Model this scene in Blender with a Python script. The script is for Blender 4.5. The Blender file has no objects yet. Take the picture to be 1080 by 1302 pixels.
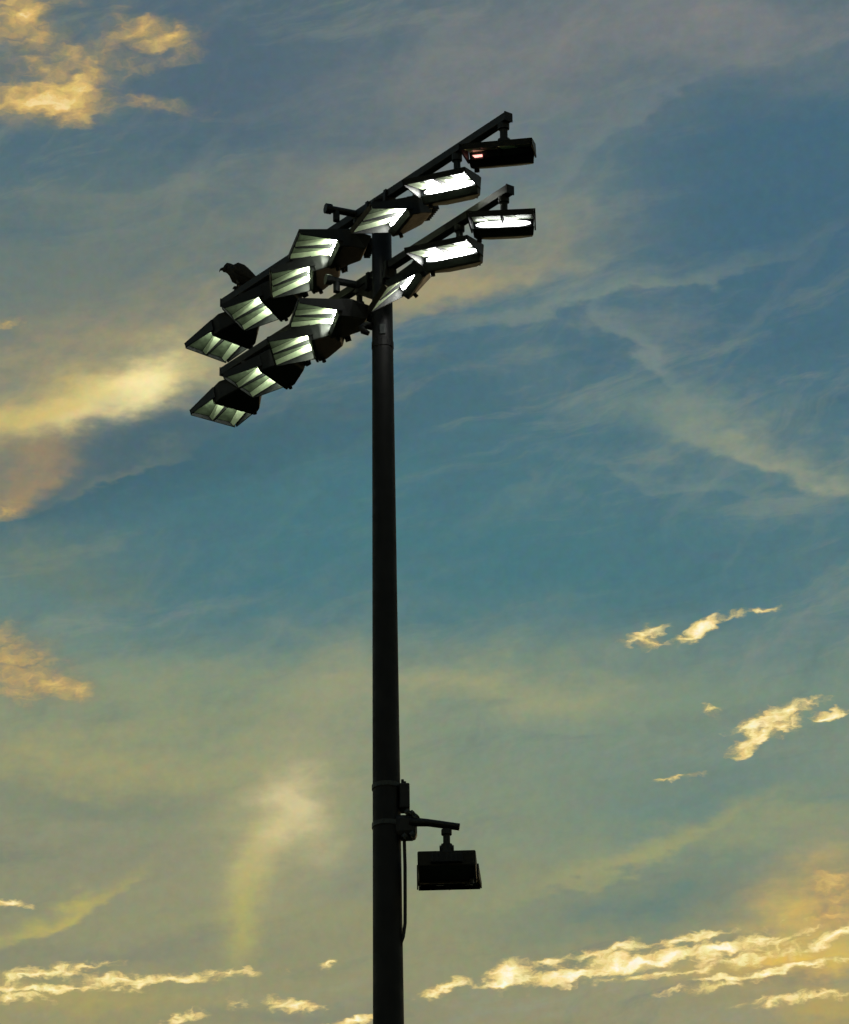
import bpy, bmesh, math, random
from mathutils import Vector, Matrix

R = math.radians
random.seed(4)
scene = bpy.context.scene
C = scene.collection

# ------------------------------------------------------------------ camera
cam = bpy.data.cameras.new('camera')
cam.sensor_fit = 'VERTICAL'
cam.sensor_height = 24.0
cam.lens = 107.83
cam.clip_start = 0.1
cam.clip_end = 6000.0
cam_o = bpy.data.objects.new('camera', cam)
C.objects.link(cam_o)
cam_o.location = (0, 0, 1.6)
cam_o.rotation_mode = 'QUATERNION'
cam_o.rotation_quaternion = (Matrix.Rotation(R(25.0 + 90.0), 4, 'X') @ Matrix.Rotation(R(-0.73), 4, 'Z')).to_quaternion()
scene.camera = cam_o

# ------------------------------------------------------------------ view and sampling
vs = scene.view_settings
vs.view_transform = 'Standard'
vs.look = 'None'
vs.exposure = 0.0
vs.gamma = 1.0
vs.use_curve_mapping = False
scene.cycles.use_adaptive_sampling = True
scene.cycles.adaptive_threshold = 0.02
scene.cycles.adaptive_min_samples = 6
scene.cycles.max_bounces = 6
scene.cycles.use_denoising = True
scene.cycles.denoiser = 'OPENIMAGEDENOISE'
scene.cycles.sample_clamp_indirect = 4.0

# ------------------------------------------------------------------ sun: just above the horizon beyond the mast
SUN_AZ, SUN_EL = 24.0, 2.5
sun = bpy.data.lights.new('sun', 'SUN')
sun.energy = 0.14
sun.angle = R(0.6)
sun.color = (1.0, 0.72, 0.42)
sun_o = bpy.data.objects.new('sun', sun)
C.objects.link(sun_o)
sd = Vector((math.sin(R(SUN_AZ)) * math.cos(R(SUN_EL)), math.cos(R(SUN_AZ)) * math.cos(R(SUN_EL)), math.sin(R(SUN_EL))))
sun_o.rotation_euler = (-sd).to_track_quat('-Z', 'Y').to_euler()

# ------------------------------------------------------------------ sky: evening sky with veils and gold-lit clouds
SOFT_CLOUDS = [  # azimuth, elevation, half length, half height (degrees), tilt, colour, cover, crisp lower edge
    (4.7, 28.96, 2.449, 1.861, 0, (64, 102, 124), 0.8, 0),
    (-2.39, 30.38, 2.253, 1.175, -10, (80, 102, 118), 0.75, 0),
    (1.09, 30.27, 2.644, 1.175, 25, (120, 125, 126), 0.75, 0),
    (3.78, 30.95, 2.547, 0.441, -4, (128, 130, 130), 0.7, 0),
    (3.02, 29.91, 1.273, 0.157, 32, (112, 124, 130), 0.6, 1),
    (1.87, 28.98, 1.175, 0.176, 40, (110, 126, 130), 0.6, 1),
    (-4.07, 28.12, 2.938, 0.881, 8, (114, 124, 116), 0.75, 0),
    (-0.86, 29.03, 1.175, 0.539, 32, (134, 136, 122), 0.75, 0),
    (1.66, 28.69, 1.077, 0.979, 50, (114, 130, 128), 0.5, 0),
    (-4.74, 27.03, 2.253, 0.735, 10, (154, 145, 114), 0.85, 0),
    (-4.97, 28.09, 1.469, 0.686, 0, (106, 122, 118), 0.6, 0),
    (0.23, 27.6, 1.665, 0.637, 17, (164, 154, 118), 0.95, 1),
    (-1.07, 27.17, 1.273, 0.49, 18, (152, 146, 116), 0.75, 1),
    (-3.04, 25.6, 2.938, 0.539, 14, (66, 94, 106), 0.9, 0),
    (-4.71, 25.71, 1.371, 0.539, 20, (142, 130, 102), 0.9, 2),
    (-4.43, 26.21, 1.959, 0.539, 14, (192, 174, 116), 1.0, 2),
    (-3.69, 26.39, 0.784, 0.294, 24, (242, 222, 146), 1.25, 2),
    (-3.55, 26.51, 0.451, 0.235, 36, (252, 236, 172), 1.2, 10),
    (-4.23, 26.24, 0.588, 0.157, 16, (244, 224, 156), 0.8, 10),
    (-5.01, 26.0, 1.077, 0.274, 8, (214, 192, 118), 0.9, 2),
    (-4.89, 25.35, 0.588, 0.235, 28, (184, 150, 98), 0.8, 2),
    (-3.82, 25.49, 0.881, 0.137, 20, (120, 124, 112), 0.7, 1),
    (-3.44, 25.89, 1.175, 0.215, 18, (74, 96, 108), 0.7, 0),
    (-0.88, 25.02, 3.232, 1.077, 0, (70, 117, 126), 0.65, 0),
    (1.16, 24.21, 3.722, 0.784, 0, (70, 118, 126), 0.65, 0),
    (2.23, 27.55, 2.057, 0.157, 13, (116, 134, 130), 0.75, 1),
    (2.76, 26.85, 0.93, 0.157, -52, (120, 136, 134), 0.65, 1),
    (3.27, 25.9, 1.861, 0.451, -22, (114, 136, 130), 0.55, 2),
    (4.62, 25.45, 1.469, 0.255, -20, (150, 156, 132), 0.72, 1),
    (3.53, 25.21, 1.567, 0.137, -14, (110, 134, 132), 0.5, 1),
    (-4.67, 24.3, 1.273, 0.49, 0, (112, 128, 112), 0.6, 0),
    (-2.05, 22.67, 4.114, 0.637, 2, (134, 147, 120), 0.7, 0),
    (-3.76, 21.83, 2.938, 0.686, 0, (160, 157, 112), 0.75, 0),
    (0.74, 22.7, 1.861, 0.274, -3, (156, 158, 122), 0.85, 0),
    (3.23, 22.48, 1.567, 0.235, 0, (124, 146, 124), 0.5, 0),
    (3.37, 21.21, 2.547, 0.686, 0, (88, 128, 128), 0.55, 0),
    (-3.74, 20.61, 2.547, 0.588, 0, (142, 142, 116), 0.65, 0),
    (0.99, 20.98, 1.469, 0.881, 0, (140, 150, 120), 0.5, 0),
    (-0.63, 19.84, 4.114, 0.539, 0, (156, 154, 108), 0.65, 0),
    (2.57, 20.07, 1.959, 0.451, 8, (104, 128, 120), 0.75, 0),
    (2.69, 20.7, 1.763, 0.196, 18, (160, 160, 114), 0.75, 1),
    (3.93, 20.94, 1.567, 0.176, 8, (150, 156, 116), 0.6, 0),
    (-3.75, 21.47, 2.351, 0.255, 0, (118, 130, 114), 0.6, 0),
    (-1.19, 20.43, 1.665, 0.49, 5, (130, 136, 118), 0.5, 0),
    (-3.25, 19.57, 2.547, 0.235, 3, (130, 132, 114), 0.6, 0),
    (-2.03, 18.76, 1.959, 0.157, 0, (124, 130, 114), 0.6, 0),
    (-1.83, 21.06, 0.833, 1.077, -22, (162, 160, 119), 0.85, 10),
    (-1.13, 22.52, 0.588, 0.979, -38, (152, 154, 124), 0.6, 0),
    (-1.62, 21.38, 0.333, 0.451, 24, (206, 194, 146), 0.9, 0),
    (-1.83, 21.03, 0.333, 0.157, 42, (208, 194, 144), 0.9, 10),
    (-2.11, 20.62, 0.235, 0.451, -18, (190, 178, 124), 0.9, 10),
    (-2.23, 19.94, 0.196, 0.588, -4, (176, 171, 108), 0.85, 10),
    (-4.48, 20.02, 0.833, 0.157, 25, (190, 178, 100), 0.7, 1),
    (-4.54, 18.95, 1.959, 0.333, 0, (172, 160, 100), 0.7, 0),
    (4.78, 20.08, 0.588, 0.539, 20, (228, 192, 100), 0.85, 0),
    (4.23, 19.38, 1.175, 0.215, 8, (232, 194, 92), 0.85, 0),
    (4.76, 18.82, 0.881, 0.196, 0, (196, 168, 88), 0.5, 0),
]
BRIGHT_CLOUDS = [  # azimuth, elevation, half length, half height (degrees), tilt, kind, strength
    (-5.0, 30.86, 1.077, 0.686, 0, 'o', 0.8),
    (-4.88, 30.02, 1.126, 0.353, 4, 'o', 1.3),
    (-3.62, 30.98, 0.881, 0.333, -8, 'o', 0.8),
    (-5.11, 31.1, 0.588, 0.392, 0, 'o', 1.1),
    (-3.45, 30.06, 0.588, 0.176, -12, 'o', 0.5),
    (-4.33, 30.49, 0.881, 0.441, 20, 'o', 0.6),
    (-4.98, 23.07, 0.784, 0.548, -25, 'o', 1.15),
    (-4.64, 22.85, 0.784, 0.215, -8, 'o', 0.9),
    (-5.22, 24.97, 0.294, 0.137, 20, 'o', 0.7),
    (-5.3, 27.28, 0.353, 0.157, 0, 'o', 0.5),
    (4.82, 19.98, 0.49, 0.49, 30, 'o', 0.9),
    (4.22, 19.14, 0.881, 0.176, 0, 'o', 0.8),
    (3.59, 19.6, 0.49, 0.137, 10, 'o', 0.6),
    (2.7, 23.36, 0.255, 0.137, 15, 'c', 0.75),
    (3.39, 23.45, 0.47, 0.108, 22, 'c', 1.0),
    (4.19, 23.65, 0.137, 0.039, 8, 'c', 0.35),
    (4.37, 22.36, 0.49, 0.137, 14, 'c', 1.0),
    (4.03, 22.11, 0.431, 0.127, 26, 'c', 1.05),
    (3.88, 21.97, 0.196, 0.078, 40, 'c', 0.9),
    (4.86, 22.3, 0.333, 0.088, 5, 'c', 0.9),
    (4.22, 22.2, 0.588, 0.137, 10, 'c', 0.7),
    (3.49, 22.42, 0.137, 0.098, 0, 'c', 0.6),
    (3.03, 21.63, 0.294, 0.039, 4, 'c', 0.5),
    (-5.04, 20.12, 0.353, 0.059, 0, 'c', 0.9),
    (-4.64, 19.27, 0.686, 0.108, 6, 'c', 0.95),
    (-4.09, 19.36, 0.392, 0.069, 8, 'c', 0.75),
    (-4.55, 19.08, 1.077, 0.069, 1, 'c', 0.9),
    (-3.71, 19.18, 0.588, 0.088, 4, 'c', 0.9),
    (-3.01, 19.23, 1.077, 0.069, 4, 'c', 1.0),
    (-2.58, 19.3, 0.294, 0.059, 10, 'c', 0.85),
    (-4.92, 18.98, 0.49, 0.088, 0, 'c', 0.8),
    (-1.21, 19.39, 0.147, 0.059, 10, 'c', 0.7),
    (-1.61, 18.89, 0.353, 0.098, -4, 'c', 0.95),
    (-1.85, 18.95, 0.176, 0.059, 0, 'c', 0.6),
    (-2.22, 18.92, 0.215, 0.069, 0, 'c', 0.4),
    (-2.92, 18.75, 0.353, 0.078, 10, 'c', 0.5),
    (-0.9, 18.69, 0.392, 0.069, 10, 'c', 1.0),
    (0.13, 19.09, 0.392, 0.088, 18, 'c', 1.0),
    (0.96, 19.25, 0.333, 0.167, 24, 'c', 1.0),
    (0.86, 19.14, 0.49, 0.088, 8, 'c', 1.0),
    (1.61, 19.24, 1.077, 0.098, 7, 'c', 1.15),
    (2.55, 19.37, 1.273, 0.108, 8, 'c', 1.25),
    (2.37, 19.39, 1.763, 0.176, 8, 'c', 0.85),
    (3.77, 19.42, 1.077, 0.196, 6, 'c', 0.6),
    (3.58, 19.5, 0.881, 0.108, 6, 'c', 1.15),
    (2.28, 19.53, 0.881, 0.088, 8, 'c', 0.8),
    (3.22, 19.64, 0.588, 0.098, 6, 'c', 0.85),
    (1.43, 19.4, 0.392, 0.088, 10, 'c', 0.75),
    (4.29, 19.58, 0.392, 0.059, 18, 'c', 0.9),
    (2.92, 19.21, 1.273, 0.059, 5, 'c', 0.85),
    (3.29, 19.03, 0.588, 0.059, 4, 'c', 0.8),
    (3.76, 19.15, 0.686, 0.069, 4, 'c', 0.9),
    (4.51, 19.26, 0.548, 0.059, 5, 'c', 0.95),
    (4.39, 18.86, 0.784, 0.069, 4, 'c', 1.0),
    (4.07, 18.79, 0.235, 0.078, 20, 'c', 0.8),
    (4.82, 19.59, 0.392, 0.108, 22, 'c', 0.95),
]

def lin(c):
    return tuple(((v / 255.0) / 12.92 if v / 255.0 <= 0.04045 else ((v / 255.0 + 0.055) / 1.055) ** 2.4) for v in c)

world = bpy.data.worlds.new('World')
scene.world = world
world.use_nodes = True
wt = world.node_tree
wt.nodes.clear()
SKY_STRENGTH = 0.1


class Nodes:
    def local(self, q, a, e, ra, re, rot):
        """coordinates of q = (azimuth, elevation, 1) in a tilted ellipse's own axes"""
        c, s = math.cos(rot), math.sin(rot)
        x = self.vmath('DOT_PRODUCT', q, (c / ra, s / ra, -(c * a + s * e) / ra))
        y = self.vmath('DOT_PRODUCT', q, (-s / re, c / re, -(c * e - s * a) / re))
        return x, y, self.math('MULTIPLY_ADD', x, x, self.math('MULTIPLY', y, y))

    def __init__(self, tree):
        self.t = tree

    def put(self, sock, v):
        if isinstance(v, bpy.types.NodeSocket):
            self.t.links.new(v, sock)
        else:
            sock.default_value = v

    def math(self, op, a, b=None, c=None, clamp=False):
        n = self.t.nodes.new('ShaderNodeMath')
        n.operation = op
        n.use_clamp = clamp
        for i, v in enumerate((a, b, c)):
            if v is not None:
                self.put(n.inputs[i], v)
        return n.outputs[0]

    def vmath(self, op, a, b=None, s=None):
        n = self.t.nodes.new('ShaderNodeVectorMath')
        n.operation = op
        self.put(n.inputs[0], a)
        if b is not None:
            self.put(n.inputs[1], b)
        if s is not None:
            self.put(n.inputs['Scale'], s)
        return n.outputs['Value'] if op in ('LENGTH', 'DOT_PRODUCT') else n.outputs[0]

    def sep(self, v):
        n = self.t.nodes.new('ShaderNodeSeparateXYZ')
        self.put(n.inputs[0], v)
        return n.outputs

    def comb(self, x, y, z):
        n = self.t.nodes.new('ShaderNodeCombineXYZ')
        for i, v in enumerate((x, y, z)):
            self.put(n.inputs[i], v)
        return n.outputs[0]

    def noise(self, vec, scale, detail=4.0, rough=0.5, color=False, distort=0.0):
        n = self.t.nodes.new('ShaderNodeTexNoise')
        n.noise_dimensions = '3D'
        self.put(n.inputs['Vector'], vec)
        n.inputs['Scale'].default_value = scale
        n.inputs['Detail'].default_value = detail
        n.inputs['Roughness'].default_value = rough
        n.inputs['Distortion'].default_value = distort
        if color:                       # as a vector, through explicit channels
            c = self.t.nodes.new('ShaderNodeSeparateColor')
            self.t.links.new(n.outputs['Color'], c.inputs[0])
            return self.comb(c.outputs[0], c.outputs[1], c.outputs[2])
        return n.outputs[0]

    def step(self, v, lo, hi, a=0.0, b=1.0):
        n = self.t.nodes.new('ShaderNodeMapRange')
        n.interpolation_type = 'SMOOTHSTEP'
        self.put(n.inputs[0], v)
        n.inputs[1].default_value = lo
        n.inputs[2].default_value = hi
        n.inputs[3].default_value = a
        n.inputs[4].default_value = b
        return n.outputs[0]

    def place(self, vec, loc, rot, scale):
        n = self.t.nodes.new('ShaderNodeMapping')
        n.vector_type = 'TEXTURE'
        self.put(n.inputs['Vector'], vec)
        n.inputs['Location'].default_value = loc
        n.inputs['Rotation'].default_value = (0, 0, rot)
        n.inputs['Scale'].default_value = scale
        return n.outputs[0]

    def mix(self, fac, a, b):
        n = self.t.nodes.new('ShaderNodeMix')
        n.data_type = 'RGBA'
        self.put(n.inputs[0], fac)
        self.put(n.inputs[6], a)
        self.put(n.inputs[7], b)
        return n.outputs[2]

    def ramp(self, fac, stops, gain=1.0):
        n = self.t.nodes.new('ShaderNodeValToRGB')
        cr = n.color_ramp
        while len(cr.elements) < len(stops):
            cr.elements.new(0.5)
        for e, (p, c) in zip(cr.elements, stops):
            e.position = p
            e.color = (*(v * gain for v in c), 1)
        self.put(n.inputs[0], fac)
        return n.outputs[0]


W = Nodes(wt)
BIG_X, BIG_0 = 130.0, 0.475


def sky_rgb(c):
    return tuple(v / SKY_STRENGTH for v in lin(c)) + (1.0,)


tc = wt.nodes.new('ShaderNodeTexCoord')
D = tc.outputs['Generated']
dx, dy, dz = W.sep(D)
A = W.math('MULTIPLY', W.math('ARCTAN2', dx, dy), 57.2958 * 0.9063)
E = W.math('MULTIPLY', W.math('ARCSINE', dz), 57.2958)
Q = W.comb(A, E, 1.0)
DD = W.vmath('SCALE', D, s=57.2958)
DS = W.vmath('MULTIPLY', DD, (1.0, 1.0, 2.2))            # flattened, as layers seen from below

w1 = W.vmath('SCALE', W.vmath('SUBTRACT', W.noise(DS, 0.45, 4.0, 0.55, color=True), (0.5, 0.5, 0.5)), s=1.5)
w1 = W.vmath('MULTIPLY', w1, (1.0, 1.0, 0.0))
w2 = W.vmath('SCALE', W.vmath('SUBTRACT', W.noise(DS, 2.6, 3.0, 0.6, color=True), (0.5, 0.5, 0.5)), s=0.28)
w2 = W.vmath('MULTIPLY', w2, (1.0, 1.0, 0.0))
QW = W.vmath('ADD', W.vmath('ADD', Q, w1), w2)
QC = W.vmath('ADD', Q, w2)
streak = W.noise(W.vmath('MULTIPLY', W.vmath('ADD', DD, W.vmath('SCALE', w1, s=1.2)), (0.55, 0.55, 1.9)), 0.9, 6.0, 0.6)
# fibres of high cloud: long streaks that climb gently to the right
fib = W.noise(W.place(W.vmath('ADD', Q, W.vmath('SCALE', w1, s=0.5)), (3.0, 7.0, 0), R(14), (2.6, 0.42, 1)), 1.0, 7.0, 0.62)
fib2 = W.noise(W.place(W.vmath('ADD', Q, W.vmath('SCALE', w1, s=0.8)), (1.0, 3.0, 0), R(47), (2.2, 0.48, 1)), 1.0, 4.0, 0.56)
big = W.noise(W.vmath('ADD', DD, (BIG_X, 0.0, 0.0)), 0.016, 1.0, 0.5)        # how the cloud cover changes across the whole sky
PC = W.place(W.vmath('ADD', QC, W.vmath('SCALE', w2, s=0.3)), (0, 0, 0), R(8), (0.34, 0.17, 1))
puff = W.noise(PC, 1.0, 6.0, 0.52)
puff2 = W.noise(W.vmath('ADD', PC, (0.10, -0.26, 0.0)), 1.0, 4.0, 0.50)
lit = W.math('SUBTRACT', puff, puff2)
bank = W.noise(PC, 0.42, 7.0, 0.55)

# clear evening air from the Sky Texture, veiled by thin high haze that warms towards the horizon
nishita = wt.nodes.new('ShaderNodeTexSky')
nishita.sky_type = 'NISHITA'
nishita.sun_disc = False
nishita.sun_elevation = R(SUN_EL)
nishita.sun_rotation = R(SUN_AZ)
nishita.altitude = 100.0
nishita.air_density = 1.0
nishita.dust_density = 1.6
nishita.ozone_density = 1.5
ew = W.math('ADD', W.sep(QW)[1], W.math('MULTIPLY', W.math('SUBTRACT', streak, 0.5), 2.2))
ew = W.math('ADD', ew, W.math('MULTIPLY', W.math('SUBTRACT', big, BIG_0), 18.0))
base = W.ramp(W.math('DIVIDE', ew, 45.0), [
    (0.00, lin((188, 168, 104))), (0.40, lin((158, 152, 108))), (0.455, lin((140, 146, 116))),
    (0.50, lin((118, 144, 128))), (0.535, lin((80, 122, 131))), (0.60, lin((70, 113, 129))),
    (0.68, lin((88, 114, 123))), (0.78, lin((88, 107, 120))), (1.0, lin((78, 98, 114)))], 1.0 / SKY_STRENGTH)
col = W.mix(0.82, nishita.outputs[0], base)
veil = W.step(streak, 0.50, 0.78)
col = W.mix(W.math('MULTIPLY', veil, 0.34), col, sky_rgb((158, 158, 134)))
col = W.mix(W.math('MULTIPLY', W.step(fib, 0.50, 0.72), 0.40), col, sky_rgb((152, 156, 136)))
col = W.mix(W.math('MULTIPLY', W.step(fib, 0.48, 0.28), 0.30), col, sky_rgb((62, 98, 110)))
col = W.mix(W.math('MULTIPLY', W.step(fib2, 0.50, 0.76), 0.28), col, sky_rgb((150, 154, 138)))
col = W.mix(W.math('MULTIPLY', W.step(fib2, 0.46, 0.26), 0.20), col, sky_rgb((66, 98, 112)))
dark = W.step(streak, 0.48, 0.26)
col = W.mix(W.math('MULTIPLY', dark, 0.22), col, sky_rgb((66, 92, 108)))

vary = W.math('MULTIPLY_ADD', W.math('ADD', streak, W.math('MULTIPLY_ADD', fib, 0.6, W.math('MULTIPLY', fib2, 0.6))), 1.5, -0.62)


def after(vec, val):
    """the same vector, made to wait for val (keeps the shader's working memory small)"""
    return W.vmath('ADD', vec, W.comb(W.math('MULTIPLY', val, 1e-9), 0.0, 0.0))


m = vary
for i, (a, e, ra, re, rot, c, cover, crisp) in enumerate(SOFT_CLOUDS):
    if i % 6 == 5:
        QW = after(QW, m)
    x, y, l2 = W.local(QC if crisp >= 10 else QW, a, e, ra, re, R(rot))
    m = W.math('EXPONENT', W.math('MULTIPLY', l2, -1.0))
    if crisp % 10 == 1:
        m = W.math('MULTIPLY', m, W.step(y, -0.6, 0.1))
    elif crisp % 10 == 2:
        m = W.math('MULTIPLY', m, W.step(y, -1.2, 0.5))
    m = W.math('MINIMUM', W.math('MULTIPLY', W.math('MULTIPLY', m, cover), W.math('MAXIMUM', vary, 0.25)), 1.0)
    col = W.mix(m, col, sky_rgb(c))


def cloud_mask(kind, wait):
    acc, q = None, after(QC, wait)
    for i, (a, e, ra, re, rot, k, st) in enumerate(b for b in BRIGHT_CLOUDS if b[5] == kind):
        if i % 6 == 5:
            q = after(q, acc)
        x, y, l2 = W.local(q, a, e, ra, re, R(rot))
        m = W.math('MULTIPLY', W.math('SUBTRACT', 1.15, W.math('SQRT', l2)), st)
        acc = m if acc is None else W.math('MAXIMUM', acc, m)
    return W.math('MAXIMUM', acc, -1.0)


bump = W.math('SUBTRACT', puff, 0.5)
# orange, soft-edged banks
mo = cloud_mask('o', m)
d = W.math('ADD', mo, W.math('MULTIPLY', W.math('SUBTRACT', bank, 0.5), 1.7))
do = W.math('MULTIPLY', W.step(d, -0.05, 1.0), 0.92)
shade = W.math('ADD', W.math('MULTIPLY', d, 0.46), W.math('MULTIPLY_ADD', bump, 0.55, W.math('MULTIPLY_ADD', lit, 0.35, W.math('MULTIPLY', W.math('SUBTRACT', bank, 0.5), 0.9))))
oc = W.ramp(W.math('ADD', shade, 0.16), [
    (0.0, lin((108, 112, 106))), (0.34, lin((146, 136, 108))), (0.58, lin((190, 162, 106))), (0.85, lin((234, 198, 116))), (1.0, lin((250, 224, 156)))], 1.0 / SKY_STRENGTH)
col = W.mix(do, col, oc)
# cream, crisp-edged cumulus with torn fringes
mc = W.math('MAXIMUM', cloud_mask('c', do), W.math('MULTIPLY_ADD', streak, 4.2, W.math('SUBTRACT', W.math('MINIMUM', W.math('MULTIPLY', W.math('SUBTRACT', big, BIG_0), 8.0), 1.1), 3.75)))
d = W.math('ADD', mc, W.math('MULTIPLY', bump, 2.3))
dc = W.math('MULTIPLY', W.step(d, -0.02, 0.78), 0.98)
shade = W.math('MULTIPLY_ADD', d, 0.55, W.math('MULTIPLY', lit, 1.15))
cc = W.ramp(W.math('ADD', shade, 0.16), [
    (0.0, lin((140, 136, 110))), (0.25, lin((184, 166, 112))), (0.5, lin((236, 210, 134))), (0.75, lin((255, 238, 174))), (1.0, lin((255, 250, 224)))], 1.0 / SKY_STRENGTH)
col = W.mix(dc, col, cc)
# faint grain of uneven haze
gn = W.vmath('MULTIPLY_ADD', W.noise(DD, 7.0, 2.0, 0.7, color=True), (0.30, 0.22, 0.30))
gn.node.inputs[2].default_value = (0.85, 0.89, 0.85)
col = W.vmath('MULTIPLY', col, gn)

bg = wt.nodes.new('ShaderNodeBackground')
wt.links.new(col, bg.inputs[0])
bg.inputs[1].default_value = SKY_STRENGTH
wo = wt.nodes.new('ShaderNodeOutputWorld')
wt.links.new(bg.outputs[0], wo.inputs[0])
world.cycles.sampling_method = 'MANUAL'
world.cycles.sample_map_resolution = 512

# ------------------------------------------------------------------ materials


def metal(name, base, rough, metallic=0.0, var=0.35, scale=30.0, bump_h=0.002, spec=0.25):
    m = bpy.data.materials.new(name)
    m.use_nodes = True
    t = m.node_tree
    b = t.nodes['Principled BSDF']
    n = Nodes(t)
    co = t.nodes.new('ShaderNodeTexCoord').outputs['Object']
    f = n.noise(co, scale, 5.0, 0.6)
    lo = tuple(v * (1 - var) for v in base) + (1,)
    hi = tuple(min(1, v * (1 + var)) for v in base) + (1,)
    t.links.new(n.mix(n.step(f, 0.3, 0.7), lo, hi), b.inputs['Base Color'])
    t.links.new(n.step(f, 0.25, 0.75, rough * 0.85, min(1, rough * 1.2)), b.inputs['Roughness'])
    b.inputs['Metallic'].default_value = metallic
    b.inputs['Specular IOR Level'].default_value = spec
    bp = t.nodes.new('ShaderNodeBump')
    bp.inputs['Distance'].default_value = bump_h
    bp.inputs['Strength'].default_value = 0.4
    t.links.new(f, bp.inputs['Height'])
    t.links.new(bp.outputs[0], b.inputs['Normal'])
    return m


def emitter(name, color, strength):
    m = bpy.data.materials.new(name)
    m.use_nodes = True
    t = m.node_tree
    b = t.nodes['Principled BSDF']
    b.inputs['Base Color'].default_value = (0.6, 0.62, 0.6, 1)
    b.inputs['Roughness'].default_value = 0.3
    b.inputs['Emission Color'].default_value = (*color, 1)
    b.inputs['Emission Strength'].default_value = strength
    return m


M_POLE = metal('weathered_dark_steel', (0.0045, 0.0047, 0.005), 0.62, 0.0, 0.3, 6.0)
M_ARM = metal('dark_painted_steel', (0.010, 0.0105, 0.0105), 0.5, 0.0, 0.3, 14.0)
M_HOUSE = metal('black_cast_aluminium', (0.010, 0.0115, 0.0115), 0.55, 0.0, 0.3, 25.0)
M_BAND = metal('clamp_band_steel', (0.028, 0.034, 0.033), 0.45, 0.0, 0.3, 25.0)
M_CABLE = metal('black_cable_rubber', (0.02, 0.02, 0.02), 0.7)
M_REFL = metal('painted_streak_reflector', (0.78, 0.95, 0.60), 0.40, 0.25, 0.12, 18.0, 0.001, 0.5)  # lamp's reflected streak put into the colour of the wedge leaf
M_LEAF = metal('painted_dim_reflector', (0.20, 0.26, 0.16), 0.42, 0.3, 0.3, 14.0, 0.001, 0.5)  # same reflector, darker: the dim area beside the streak is painted in
M_GLASS_OFF = metal('unlit_lens_glass', (0.05, 0.055, 0.055), 0.15, 0.0, 0.1)
M_LED = emitter('lit_lens', (0.94, 1.0, 0.84), 72.0)
M_LED_GLARE = emitter('glaring_lens', (1.0, 1.0, 0.96), 80.0)
M_LED_SOFT = emitter('half_power_lens', (1.0, 1.0, 1.0), 7.0)
M_GLINT = emitter('failing_lamp_glow', (1.0, 0.35, 0.3), 2.4)  # glow colour for the stray glint, not a lamp of its own
M_BIRD = metal('dark_feathers', (0.022, 0.019, 0.017), 0.8, 0.0, 0.5, 60.0, 0.004)
M_BEAK = metal('dark_horn', (0.03, 0.028, 0.025), 0.4)
M_WHITE = metal('pale_label', (0.5, 0.52, 0.5), 0.6)

# ------------------------------------------------------------------ mesh helpers


def finish(name, bm, mat, parent=None, smooth=False, bevel=0.0):
    if bevel:
        bmesh.ops.bevel(bm, geom=list(bm.edges), offset=bevel, segments=2, affect='EDGES', profile=0.5)
    bmesh.ops.recalc_face_normals(bm, faces=bm.faces)
    me = bpy.data.meshes.new(name)
    bm.to_mesh(me)
    bm.free()
    if smooth:
        for p in me.polygons:
            p.use_smooth = True
    me.materials.append(mat)
    o = bpy.data.objects.new(name, me)
    C.objects.link(o)
    if parent is not None:
        o.parent = parent
    return o


def prism(bm, top, bottom):
    """closed solid between two equal-length rings"""
    a = [bm.verts.new(p) for p in top]
    b = [bm.verts.new(p) for p in bottom]
    n = len(a)
    bm.faces.new(a)
    bm.faces.new(list(reversed(b)))
    for i in range(n):
        j = (i + 1) % n
        bm.faces.new((a[j], a[i], b[i], b[j]))
    return bm


def box(bm, x0, x1, y0, y1, z0, z1):
    return prism(bm, [(x0, y0, z1), (x1, y0, z1), (x1, y1, z1), (x0, y1, z1)],
                 [(x0, y0, z0), (x1, y0, z0), (x1, y1, z0), (x0, y1, z0)])


def tube(bm, pts, radii, seg=12):
    pts = [Vector(p) for p in pts]
    if not isinstance(radii, (list, tuple)):
        radii = [radii] * len(pts)
    rings = []
    up = None
    for i, p in enumerate(pts):
        t = (pts[min(i + 1, len(pts) - 1)] - pts[max(i - 1, 0)]).normalized()
        if up is None:
            up = Vector((0, 0, 1)) if abs(t.z) < 0.9 else Vector((1, 0, 0))
        s = t.cross(up).normalized()
        up = s.cross(t).normalized()
        rings.append([bm.verts.new(p + (s * math.cos(2 * math.pi * k / seg) + up * math.sin(2 * math.pi * k / seg)) * radii[i]) for k in range(seg)])
    for a, b in zip(rings, rings[1:]):
        for k in range(seg):
            j = (k + 1) % seg
            bm.faces.new((a[k], a[j], b[j], b[k]))
    bm.faces.new(list(reversed(rings[0])))
    bm.faces.new(rings[-1])
    return bm


def tag(o, label=None, cat=None, group=None, kind=None):
    if label:
        o['label'] = label
    if cat:
        o['category'] = cat
    if group:
        o['group'] = group
    if kind:
        o['kind'] = kind
    return o


def empty(name, loc, rz=0.0):
    o = bpy.data.objects.new(name, None)
    o.empty_display_size = 0.2
    C.objects.link(o)
    o.location = loc
    o.rotation_euler = (0, 0, rz)
    return o


# ------------------------------------------------------------------ ground
bm = bmesh.new()
g = 3000.0
vsq = [bm.verts.new(p) for p in ((-g, -g, 0), (g, -g, 0), (g, g, 0), (-g, g, 0))]
bm.faces.new(vsq)
m_ground = metal('playing_field_grass', (0.05, 0.075, 0.03), 0.9, 0.0, 0.5, 0.8, 0.02)
tag(finish('ground', bm, m_ground), kind='structure')

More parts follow.
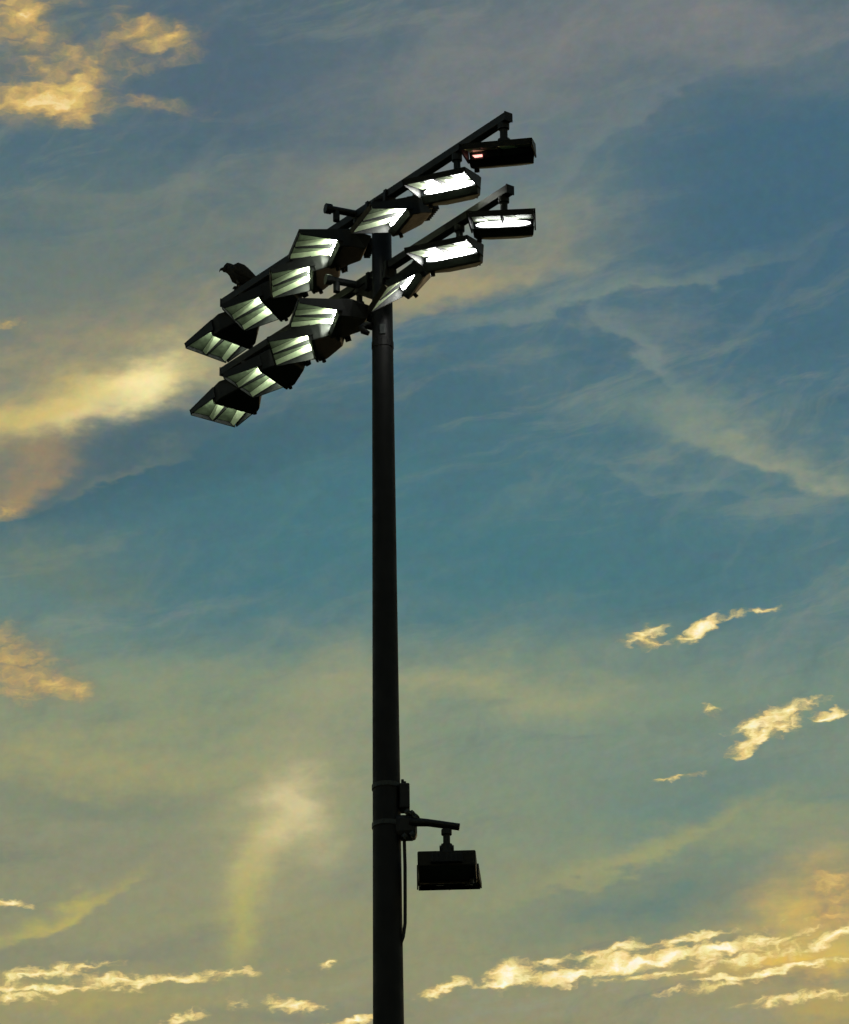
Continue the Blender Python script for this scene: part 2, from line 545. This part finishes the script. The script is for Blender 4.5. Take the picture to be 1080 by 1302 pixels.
# ------------------------------------------------------------------ mast
PX, PY = -0.385, 39.7
Z_UP, Z_LO = 23.50, 22.71
ARM_A = R(52.6)
AD = Vector((math.cos(ARM_A), -math.sin(ARM_A), 0))      # along the crossarm, towards the near tip
AN = Vector((-math.sin(ARM_A), -math.cos(ARM_A), 0))     # horizontal, square to the arm, towards the viewer
T0, T1 = -2.70, 2.02
HALF = 0.043


def pole_r(z):
    return 0.093 + (23.6 - z) * 0.00565


mast = empty('floodlight_mast', (PX, PY, 0))
tag(mast, 'tall dark tapering steel mast with two slanting crossarms', 'light mast')

bm = bmesh.new()
zs = [0.0, 4, 8, 12, 15, 17, 19, 21, 22.2, 23.46]
tube(bm, [(0, 0, z) for z in zs], [pole_r(z) for z in zs], 16)
pole = finish('pole', bm, M_POLE, mast, smooth=False)
for p in pole.data.polygons:
    p.use_smooth = len(p.vertices) == 4
bm = bmesh.new()
tube(bm, [(0, 0, 23.46), (0, 0, 23.49), (0, 0, 23.51)], [0.1, 0.1, 0.05], 16)
finish('pole_cap', bm, M_ARM, mast)
bm = bmesh.new()
box(bm, -0.38, 0.38, -0.38, 0.38, 0.004, 0.05)
finish('base_plate', bm, M_POLE, mast)

for zc in (Z_UP, Z_LO):
    bm = bmesh.new()
    off = Vector((0, 0, 0))
    a = AD * T0 + off + Vector((0, 0, zc))
    b = AD * T1 + off + Vector((0, 0, zc))
    ring = [AN * sx * HALF + Vector((0, 0, sz * HALF)) for sx, sz in ((-1, -1), (1, -1), (1, 1), (-1, 1))]
    prism(bm, [b + r for r in ring], [a + r for r in ring])
    arm = finish('crossarm', bm, M_ARM, mast, bevel=0.006)
    for end, s in ((a, -1), (b, 1)):
        bm = bmesh.new()
        r2 = [r * 1.08 for r in ring]
        prism(bm, [end + AD * (0.012 * s) + r for r in r2], [end + AD * (0.001 * s) + r for r in r2])
        finish('end_cap', bm, M_ARM, arm)
    # saddle plates that clamp the arm to the pole
    for t in (-0.17, 0.13):
        bm = bmesh.new()
        q = AD * t + Vector((0, 0, zc))
        r3 = [AN * x + Vector((0, 0, z)) for x, z in ((-0.075, -0.15), (0.075, -0.15), (0.058, 0.044), (-0.058, 0.044))]
        prism(bm, [q + AD * 0.02 + r for r in r3], [q - AD * 0.02 + r for r in r3])
        finish('saddle_plate', bm, M_ARM, mast)
    # gusset under the arm beside the pole
    bm = bmesh.new()
    q = off + Vector((0, 0, zc - HALF))
    r3 = [AD * x + Vector((0, 0, z)) for x, z in ((-0.46, 0.0), (0.18, 0.0), (0.11, -0.2), (-0.16, -0.2))]
    prism(bm, [q + AN * 0.03 + r for r in r3], [q - AN * 0.03 + r for r in r3])
    finish('gusset', bm, M_ARM, mast)
    # short stub bracket poking out beside the pole
    bm = bmesh.new()
    s0 = AD * -0.38 + off + Vector((0, 0, zc + 0.01))
    sdir = Vector((-0.31, -0.13, 0.0))
    tube(bm, [s0, s0 + sdir], 0.036, 12)
    tube(bm, [s0 + sdir * 0.86, s0 + sdir * 1.05], 0.052, 12)
    tube(bm, [s0 + sdir * 0.7 + Vector((0, 0, -0.02)), s0 + sdir * 0.7 + Vector((0, 0, -0.12))], 0.035, 10)
    finish('stub_bracket', bm, M_BAND if zc == Z_LO else M_ARM, mast)

# slip joint and hand-hole cover
bm = bmesh.new()
tube(bm, [(0, 0, 21.86), (0, 0, 21.93), (0, 0, 21.935)], [pole_r(21.86) + 0.005, pole_r(21.93) + 0.005, pole_r(21.93)], 16)
finish('slip_joint', bm, M_POLE, mast)
bm = bmesh.new()
box(bm, -0.03, 0.03, -pole_r(22.0) - 0.008, -pole_r(22.0) + 0.03, 21.97, 22.08)
finish('hand_hole_cover', bm, M_BAND, mast, bevel=0.008)

# small hook on the pole below the arms
bm = bmesh.new()
rr = pole_r(22.1)
tube(bm, [(-rr + 0.01, 0, 22.10), (-rr - 0.05, -0.01, 22.115), (-rr - 0.1, -0.015, 22.09), (-rr - 0.085, -0.015, 22.05), (-rr - 0.03, -0.015, 22.02)], [0.036, 0.04, 0.036, 0.034, 0.022], 10)
finish('cable_hook', bm, M_ARM, mast, smooth=True)

# lower fittings: bands, terminal box, clamp, arm, loose cable
for zb in (17.30, 16.92):
    bm = bmesh.new()
    tube(bm, [(0, 0, zb - 0.022), (0, 0, zb + 0.022)], pole_r(zb) + 0.008, 24)
    finish('clamp_band', bm, M_BAND, mast)
rp = pole_r(17.1)
bm = bmesh.new()
box(bm, rp - 0.01, rp + 0.085, -0.1, 0.06, 17.06, 17.31)
tb = finish('terminal_box', bm, M_ARM, mast, bevel=0.012)
for k in range(3):
    bm = bmesh.new()
    tube(bm, [(rp + 0.02 + 0.02 * k, -0.02, 17.30), (rp + 0.02 + 0.02 * k, -0.02, 17.37 - 0.02 * k)], 0.014, 8)
    finish('cable_gland', bm, M_ARM, tb)
bm = bmesh.new()
box(bm, rp - 0.06, rp + 0.15, -0.12, 0.08, 16.78, 17.0)
cl = finish('clamp_block', bm, M_ARM, mast, bevel=0.05)
for x, z in ((0.05, 17.0), (0.09, 16.985), (0.125, 16.95), (0.02, 16.76), (0.09, 16.78)):
    bm = bmesh.new()
    tube(bm, [(rp + x, -0.1, z), (rp + x + 0.03, -0.1, z + 0.03)], 0.03, 8)
    finish('bolt', bm, M_BAND, cl)
bm = bmesh.new()
AUX = Vector((rp + 0.42, -0.12, 16.86))
tube(bm, [(rp + 0.08, -0.1, 16.92), (rp + 0.25, -0.11, 16.905), tuple(AUX + Vector((0.12, 0, -0.005)))], [0.045, 0.036, 0.034], 12)
finish('bracket_arm', bm, M_ARM, mast, smooth=True)
bm = bmesh.new()
pts = [(rp + 0.03, -0.06, 16.8), (rp + 0.035, -0.05, 16.5), (rp + 0.033, -0.05, 16.2), (rp + 0.03, -0.05, 15.95), (rp + 0.012, -0.05, 15.82), (rp - 0.03, -0.05, 15.7)]
tube(bm, pts, 0.016, 8)
finish('loose_cable', bm, M_CABLE, mast, smooth=True)

# ------------------------------------------------------------------ floodlights
FW, VL, HD = 0.25, 0.42, 0.34        # half width, visor length, housing depth
ROOF = -0.275                        # visor roof below the mounting point


def flood_meshes():
    """parts are modelled level, aim along +Y, mounting point at the origin"""
    y0 = 0.24                        # lens plane
    parts = {}
    bm = bmesh.new()
    tube(bm, [(0, 0, 0.0), (0, 0, -0.05), (0, 0, -0.055), (0, 0, -0.14), (0, 0, -0.145), (0, 0, -0.25)], [0.045, 0.045, 0.03, 0.03, 0.048, 0.048], 12)
    tube(bm, [(-0.06, 0, -0.19), (0.06, 0, -0.19)], 0.035, 10)
    parts['mounting_knuckle'] = (bm, 'h', None, 0)
    # housing: tapered six-sided body behind the lens
    bm = bmesh.new()
    plan_t = [(-FW, y0), (FW, y0), (FW, y0 - 0.12), (FW * 0.62, y0 - HD), (-FW * 0.62, y0 - HD), (-FW, y0 - 0.12)]
    plan_b = [(-FW * 0.96, y0), (FW * 0.96, y0), (FW * 0.92, y0 - 0.09), (FW * 0.5, y0 - HD * 0.8), (-FW * 0.5, y0 - HD * 0.8), (-FW * 0.92, y0 - 0.09)]
    prism(bm, [(x, y, ROOF + 0.045 - (0.03 if y < 0 else 0)) for x, y in plan_t], [(x, y, ROOF - 0.15 + (0.03 if y < 0.05 else 0)) for x, y in plan_b])
    parts['housing'] = (bm, 'h', None, 0.012)
    # finned heat sink on the back
    bm = bmesh.new()
    box(bm, -0.135, 0.135, y0 - HD - 0.008, y0 - HD + 0.03, ROOF - 0.085, ROOF)
    for k in range(7):
        x = -0.12 + 0.04 * k
        box(bm, x - 0.006, x + 0.006, y0 - HD - 0.03, y0 - HD + 0.02, ROOF - 0.09, ROOF + 0.004)
    parts['heat_sink'] = (bm, 'h', 'housing', 0)
    # knob under the housing
    bm = bmesh.new()
    tube(bm, [(FW * 0.8, y0 - 0.05, ROOF - 0.14), (FW * 0.8, y0 - 0.05, ROOF - 0.185)], 0.02, 8)
    parts['aiming_knob'] = (bm, 'h', 'housing', 0)
    # visor roof
    bm = bmesh.new()
    prism(bm, [(-FW, y0, ROOF + 0.03), (FW, y0, ROOF + 0.03), (FW * 1.06, y0 + VL, ROOF + 0.02), (-FW * 1.06, y0 + VL, ROOF + 0.02)],
          [(-FW, y0, ROOF + 0.018), (FW, y0, ROOF + 0.018), (FW * 1.06, y0 + VL, ROOF + 0.008), (-FW * 1.06, y0 + VL, ROOF + 0.008)])
    parts['visor'] = (bm, 'h', None, 0)
    bm = bmesh.new()
    box(bm, -FW * 1.05, FW * 1.05, y0 + VL - 0.004, y0 + VL + 0.006, ROOF - 0.036, ROOF + 0.006)
    parts['visor_lip'] = (bm, 'h', 'visor', 0)
    for s in (-1, 1):
        bm = bmesh.new()
        xs = (s * FW, s * (FW + 0.012))
        xf = (s * FW * 1.06, s * (FW * 1.06 + 0.012))
        prism(bm, [(xs[0], y0 - 0.02, ROOF + 0.03), (xf[0], y0 + VL, ROOF + 0.02), (xf[0], y0 + VL * 0.97, ROOF - 0.035), (xs[0], y0 - 0.02, ROOF - 0.10)],
              [(xs[1], y0 - 0.02, ROOF + 0.03), (xf[1], y0 + VL, ROOF + 0.02), (xf[1], y0 + VL * 0.97, ROOF - 0.035), (xs[1], y0 - 0.02, ROOF - 0.10)])
        parts['cheek%d' % s] = (bm, 'h', 'visor', 0)
    # mirror panels under the roof: a dark flat leaf, a bright folded leaf painting the lamp's streak
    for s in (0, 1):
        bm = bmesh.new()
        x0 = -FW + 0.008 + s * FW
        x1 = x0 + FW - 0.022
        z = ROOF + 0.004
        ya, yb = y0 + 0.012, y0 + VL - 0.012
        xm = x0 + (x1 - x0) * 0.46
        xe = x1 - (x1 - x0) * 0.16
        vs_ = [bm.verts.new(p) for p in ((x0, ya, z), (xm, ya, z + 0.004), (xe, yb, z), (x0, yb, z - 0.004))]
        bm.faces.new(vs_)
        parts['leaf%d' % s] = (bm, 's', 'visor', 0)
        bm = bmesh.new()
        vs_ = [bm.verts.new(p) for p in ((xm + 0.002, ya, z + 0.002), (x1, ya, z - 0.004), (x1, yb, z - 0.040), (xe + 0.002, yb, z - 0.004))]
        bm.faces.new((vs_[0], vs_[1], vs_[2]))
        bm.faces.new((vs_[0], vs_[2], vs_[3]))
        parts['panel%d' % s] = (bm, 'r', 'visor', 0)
    bm = bmesh.new()
    box(bm, -0.006, 0.006, y0 + 0.01, y0 + VL - 0.01, ROOF - 0.045, ROOF + 0.012)
    parts['divider'] = (bm, 'h', 'visor', 0)
    # lens: slightly bowed glass in a bezel
    bm = bmesh.new()
    n = 16
    r1, r2 = [], []
    for k in range(n + 1):
        x = (-1 + 2 * k / n) * (FW - 0.03)
        bow = 0.018 * (1 - (x / FW) ** 2)
        f = 0.25 + 0.75 * (1 - abs(-1 + 2 * k / n) ** 5)
        r1.append(bm.verts.new((x, y0 + 0.006 + bow, ROOF - 0.032 + 0.028 * f)))
        r2.append(bm.verts.new((x, y0 + 0.006 + bow * 0.6, ROOF - 0.032 - 0.028 * f)))
    for k in range(n):
        bm.faces.new((r1[k], r1[k + 1], r2[k + 1], r2[k]))
    parts['lens'] = (bm, 'l', None, 0)
    bm = bmesh.new()
    prism(bm, [(-FW, y0 + 0.001, ROOF - 0.062), (FW, y0 + 0.001, ROOF - 0.062), (FW, y0 + 0.035, ROOF - 0.07), (-FW, y0 + 0.035, ROOF - 0.07)],
          [(-FW * 0.96, y0 + 0.001, ROOF - 0.15), (FW * 0.96, y0 + 0.001, ROOF - 0.15), (FW * 0.96, y0 + 0.022, ROOF - 0.145), (-FW * 0.96, y0 + 0.022, ROOF - 0.145)])
    parts['lower_lip'] = (bm, 'h', None, 0)
    return parts


NAMES = {'leaf0': 'dim_panel', 'leaf1': 'dim_panel', 'cheek-1': 'cheek', 'cheek1': 'cheek', 'panel0': 'reflector_panel', 'panel1': 'reflector_panel'}
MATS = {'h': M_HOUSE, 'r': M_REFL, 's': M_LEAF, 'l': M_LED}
PARTS = {}
for key, (bm, mk, par, bev) in flood_meshes().items():
    if bev:
        bmesh.ops.bevel(bm, geom=list(bm.edges), offset=bev, segments=2, affect='EDGES', profile=0.5)
    bmesh.ops.recalc_face_normals(bm, faces=bm.faces)
    me = bpy.data.meshes.new(NAMES.get(key, key))
    bm.to_mesh(me)
    bm.free()
    me.materials.append(MATS[mk])
    PARTS[key] = (me, par)
bm = bmesh.new()
yb = 0.24
prism(bm, [(-FW, yb, ROOF + 0.045), (FW, yb, ROOF + 0.045), (FW * 0.98, yb - HD, ROOF + 0.03), (-FW * 0.98, yb - HD, ROOF + 0.03)],
      [(-FW * 0.98, yb, ROOF - 0.13), (FW * 0.98, yb, ROOF - 0.13), (FW * 0.98, yb - HD * 0.9, ROOF - 0.11), (-FW * 0.98, yb - HD * 0.9, ROOF - 0.11)])
bmesh.ops.bevel(bm, geom=list(bm.edges), offset=0.012, segments=2, affect='EDGES', profile=0.5)
bmesh.ops.recalc_face_normals(bm, faces=bm.faces)
box_housing = bpy.data.meshes.new('housing')
bm.to_mesh(box_housing)
bm.free()
box_housing.materials.append(M_HOUSE)
lens_off = PARTS['lens'][0].copy()
lens_off.materials[0] = M_GLASS_OFF
lens_glare = PARTS['lens'][0].copy()
lens_glare.materials[0] = M_LED_GLARE
lens_soft = PARTS['lens'][0].copy()
lens_soft.materials[0] = M_LED_SOFT


def floodlight(loc, heading, tilt, label, lit=True, group='floodlights hung under the crossarms', lens=None, wide=1.0, drop=0.0):
    root = empty('floodlight', loc, R(heading))
    root.scale = (wide, 1, 1)
    tag(root, label, 'floodlight', group)
    made = {}
    for key, (me, par) in PARTS.items():
        if key == 'lens':
            me = lens if (lit and lens) else (me if lit else lens_off)
        o = bpy.data.objects.new(NAMES.get(key, key), me)
        C.objects.link(o)
        made[key] = o
        if par is None:
            o.parent = root
            if key == 'mounting_knuckle':
                o.scale = (1, 1, 1 + drop / 0.25)
            else:
                # tilt about the knuckle pin
                piv = Vector((0, 0, -0.19))
                o.matrix_local = Matrix.Translation(piv - Vector((0, 0, drop))) @ Matrix.Rotation(R(-tilt), 4, 'X') @ Matrix.Translation(-piv)
        else:
            o.parent = made[par]
    return root


# place along the arm, heading, tilt, width factor, extra drop
UPPER = [(1.95, 171, 20, 1.25, 0.04), (1.22, 158, 15, 1.16, 0.10), (0.58, 112, 20, 1.0, 0.03), (-0.39, 103, 6, 1.0, 0.0), (-0.87, 91, 21, 1.0, 0.0), (-1.58, 68, 17, 1.0, 0.0), (-2.35, 41, 13, 1.0, 0.0)]
LOWER = [(1.93, 176, 17, 1.16, 0.02), (1.24, 158, 15, 1.16, 0.05), (0.60, 108, 42, 1.0, -0.13), (-0.37, 101, 3, 1.0, 0.0), (-0.82, 84, 16, 1.0, 0.0), (-1.53, 59, 12, 1.0, 0.0), (-2.31, 34, 10, 1.0, -0.02)]
WHERE = ['at the near right tip of', 'second from the right tip of', 'just right of the pole on', 'just left of the pole on',
         'third from the left tip of', 'second from the left tip of', 'at the far left tip of']
LOOK_U = ['unlit dark', 'glaring white', 'glaring white', 'bright white-faced', 'green-white streaked', 'green-white streaked', 'dim green streaked']
LOOK_L = ['silver-white lit', 'glaring white', 'slanting narrow white', 'bright white-faced', 'green-white streaked', 'dim green streaked', 'dim green streaked']
for row, zc, table, looks in (('upper', Z_UP, UPPER, LOOK_U), ('lower', Z_LO, LOWER, LOOK_L)):
    for i, (t, heading, tilt, wide, drop) in enumerate(table):
        q = Vector((PX, PY, zc - HALF - 0.001)) + AD * t
        fl = floodlight(q, heading, tilt, '%s floodlight %s the %s crossarm' % (looks[i], WHERE[i], row), lit=not (row == 'upper' and i == 0),
                        lens=(lens_soft, lens_glare, lens_glare, None, None, None, None)[i], wide=wide, drop=drop)
        if row == 'upper' and i == 0:
            lens = next(c for c in fl.children if c.name.startswith('lens'))
            bm = bmesh.new()
            x0, yl = FW - 0.105, 0.262
            prism(bm, [(x0, yl - 0.02, ROOF - 0.03), (x0 + 0.075, yl - 0.02, ROOF - 0.03), (x0 + 0.075, yl, ROOF - 0.03), (x0, yl + 0.006, ROOF - 0.03)],
                  [(x0, yl - 0.02, ROOF - 0.052), (x0 + 0.06, yl - 0.02, ROOF - 0.052), (x0 + 0.06, yl, ROOF - 0.052), (x0, yl + 0.006, ROOF - 0.052)])
            gl = finish('indicator_lamp', bm, M_GLINT, lens)  # added glowing piece that imitates a glint of stray light on the lens
            gl['label'] = 'small red and white glint at the end of the dark lens'
aux = floodlight(Vector((PX, PY, -0.03)) + AUX, -2, 3, 'unlit black box floodlight on a short bracket low on the pole', lit=False, group=None, wide=1.09)
for c in aux.children:
    if c.name.startswith('housing'):
        c.data = box_housing
    if c.name.startswith('visor'):
        for g_ in c.children:
            if 'panel' in g_.name:
                g_.data = g_.data.copy()
                g_.data.materials[0] = M_HOUSE

# ------------------------------------------------------------------ perched bird
q = Vector((PX, PY, Z_UP + HALF)) + AD * -2.46
bird = empty('perched_bird', q, R(-8))
bird.scale = (1.06, 1.25, 1.48)
tag(bird, 'dark hook-beaked bird perched near the left tip of the upper crossarm', 'bird')


def loft(bm, rings, seg=14):
    """rings: (x, z, half height, half width, lean) along the spine"""
    rs = []
    for x, z, rz, ry, lean in rings:
        c, sn = math.cos(lean), math.sin(lean)
        rs.append([bm.verts.new((x + math.sin(k * 2 * math.pi / seg) * rz * sn, math.cos(k * 2 * math.pi / seg) * ry, z + math.sin(k * 2 * math.pi / seg) * rz * c)) for k in range(seg)])
    for a, b in zip(rs, rs[1:]):
        for k in range(seg):
            j = (k + 1) % seg
            bm.faces.new((a[k], a[j], b[j], b[k]))
    bm.faces.new(list(reversed(rs[0])))
    bm.faces.new(rs[-1])
    return bm


bm = bmesh.new()
loft(bm, [(-0.150, 0.198, 0.010, 0.010, 0.3), (-0.138, 0.205, 0.026, 0.024, 0.3), (-0.115, 0.212, 0.037, 0.034, 0.3), (-0.092, 0.205, 0.040, 0.036, 0.45),
          (-0.065, 0.188, 0.046, 0.044, 0.5), (-0.025, 0.162, 0.072, 0.064, 0.5), (0.025, 0.146, 0.080, 0.070, 0.45), (0.075, 0.126, 0.072, 0.064, 0.45),
          (0.125, 0.098, 0.046, 0.046, 0.4), (0.165, 0.078, 0.026, 0.034, 0.4), (0.19, 0.066, 0.012, 0.026, 0.4)])
for v in bm.verts:
    v.co.z -= 0.022
finish('body', bm, M_BIRD, bird, smooth=True)
bm = bmesh.new()
loft(bm, [(-0.146, 0.204, 0.014, 0.011, 0.2), (-0.166, 0.202, 0.011, 0.008, 0.0), (-0.179, 0.194, 0.007, 0.005, -0.5), (-0.183, 0.182, 0.002, 0.002, -0.8)], 8)
for v in bm.verts:
    v.co.z -= 0.022
finish('beak', bm, M_BEAK, bird, smooth=True)
for sy in (-1, 1):
    bm = bmesh.new()
    loft(bm, [(-0.035, 0.178, 0.018, 0.006, 0.4), (0.0, 0.170, 0.044, 0.012, 0.4), (0.06, 0.148, 0.048, 0.012, 0.4), (0.12, 0.118, 0.036, 0.010, 0.4), (0.18, 0.082, 0.022, 0.006, 0.4), (0.235, 0.05, 0.008, 0.003, 0.4)], 10)
    for v in bm.verts:
        v.co.z -= 0.016
        v.co.y = v.co.y + sy * (0.066 - max(0.0, v.co.x) * 0.16)
    finish('wing', bm, M_BIRD, bird, smooth=True)
    bm = bmesh.new()
    tube(bm, [(0.0, sy * 0.03, 0.1), (0.008, sy * 0.03, 0.05), (0.0, sy * 0.03, 0.012)], [0.022, 0.011, 0.009], 8)
    for dx, dy in ((-0.045, 0), (-0.035, 0.022), (-0.035, -0.022), (0.03, 0)):
        tube(bm, [(0.0, sy * 0.03, 0.014), (dx * 0.6, sy * 0.03 + dy * 0.6, 0.014), (dx, sy * 0.03 + dy, 0.005)], [0.009, 0.008, 0.004], 6)
    finish('leg', bm, M_BEAK, bird, smooth=True)
bm = bmesh.new()
loft(bm, [(0.15, 0.085, 0.016, 0.03, 0.3), (0.22, 0.052, 0.010, 0.036, 0.3), (0.30, 0.014, 0.006, 0.044, 0.3), (0.315, 0.006, 0.002, 0.038, 0.3)], 10)
for v in bm.verts:
    v.co.z -= 0.014 * (0.32 - v.co.x) / 0.2
finish('tail', bm, M_BIRD, bird, smooth=True)
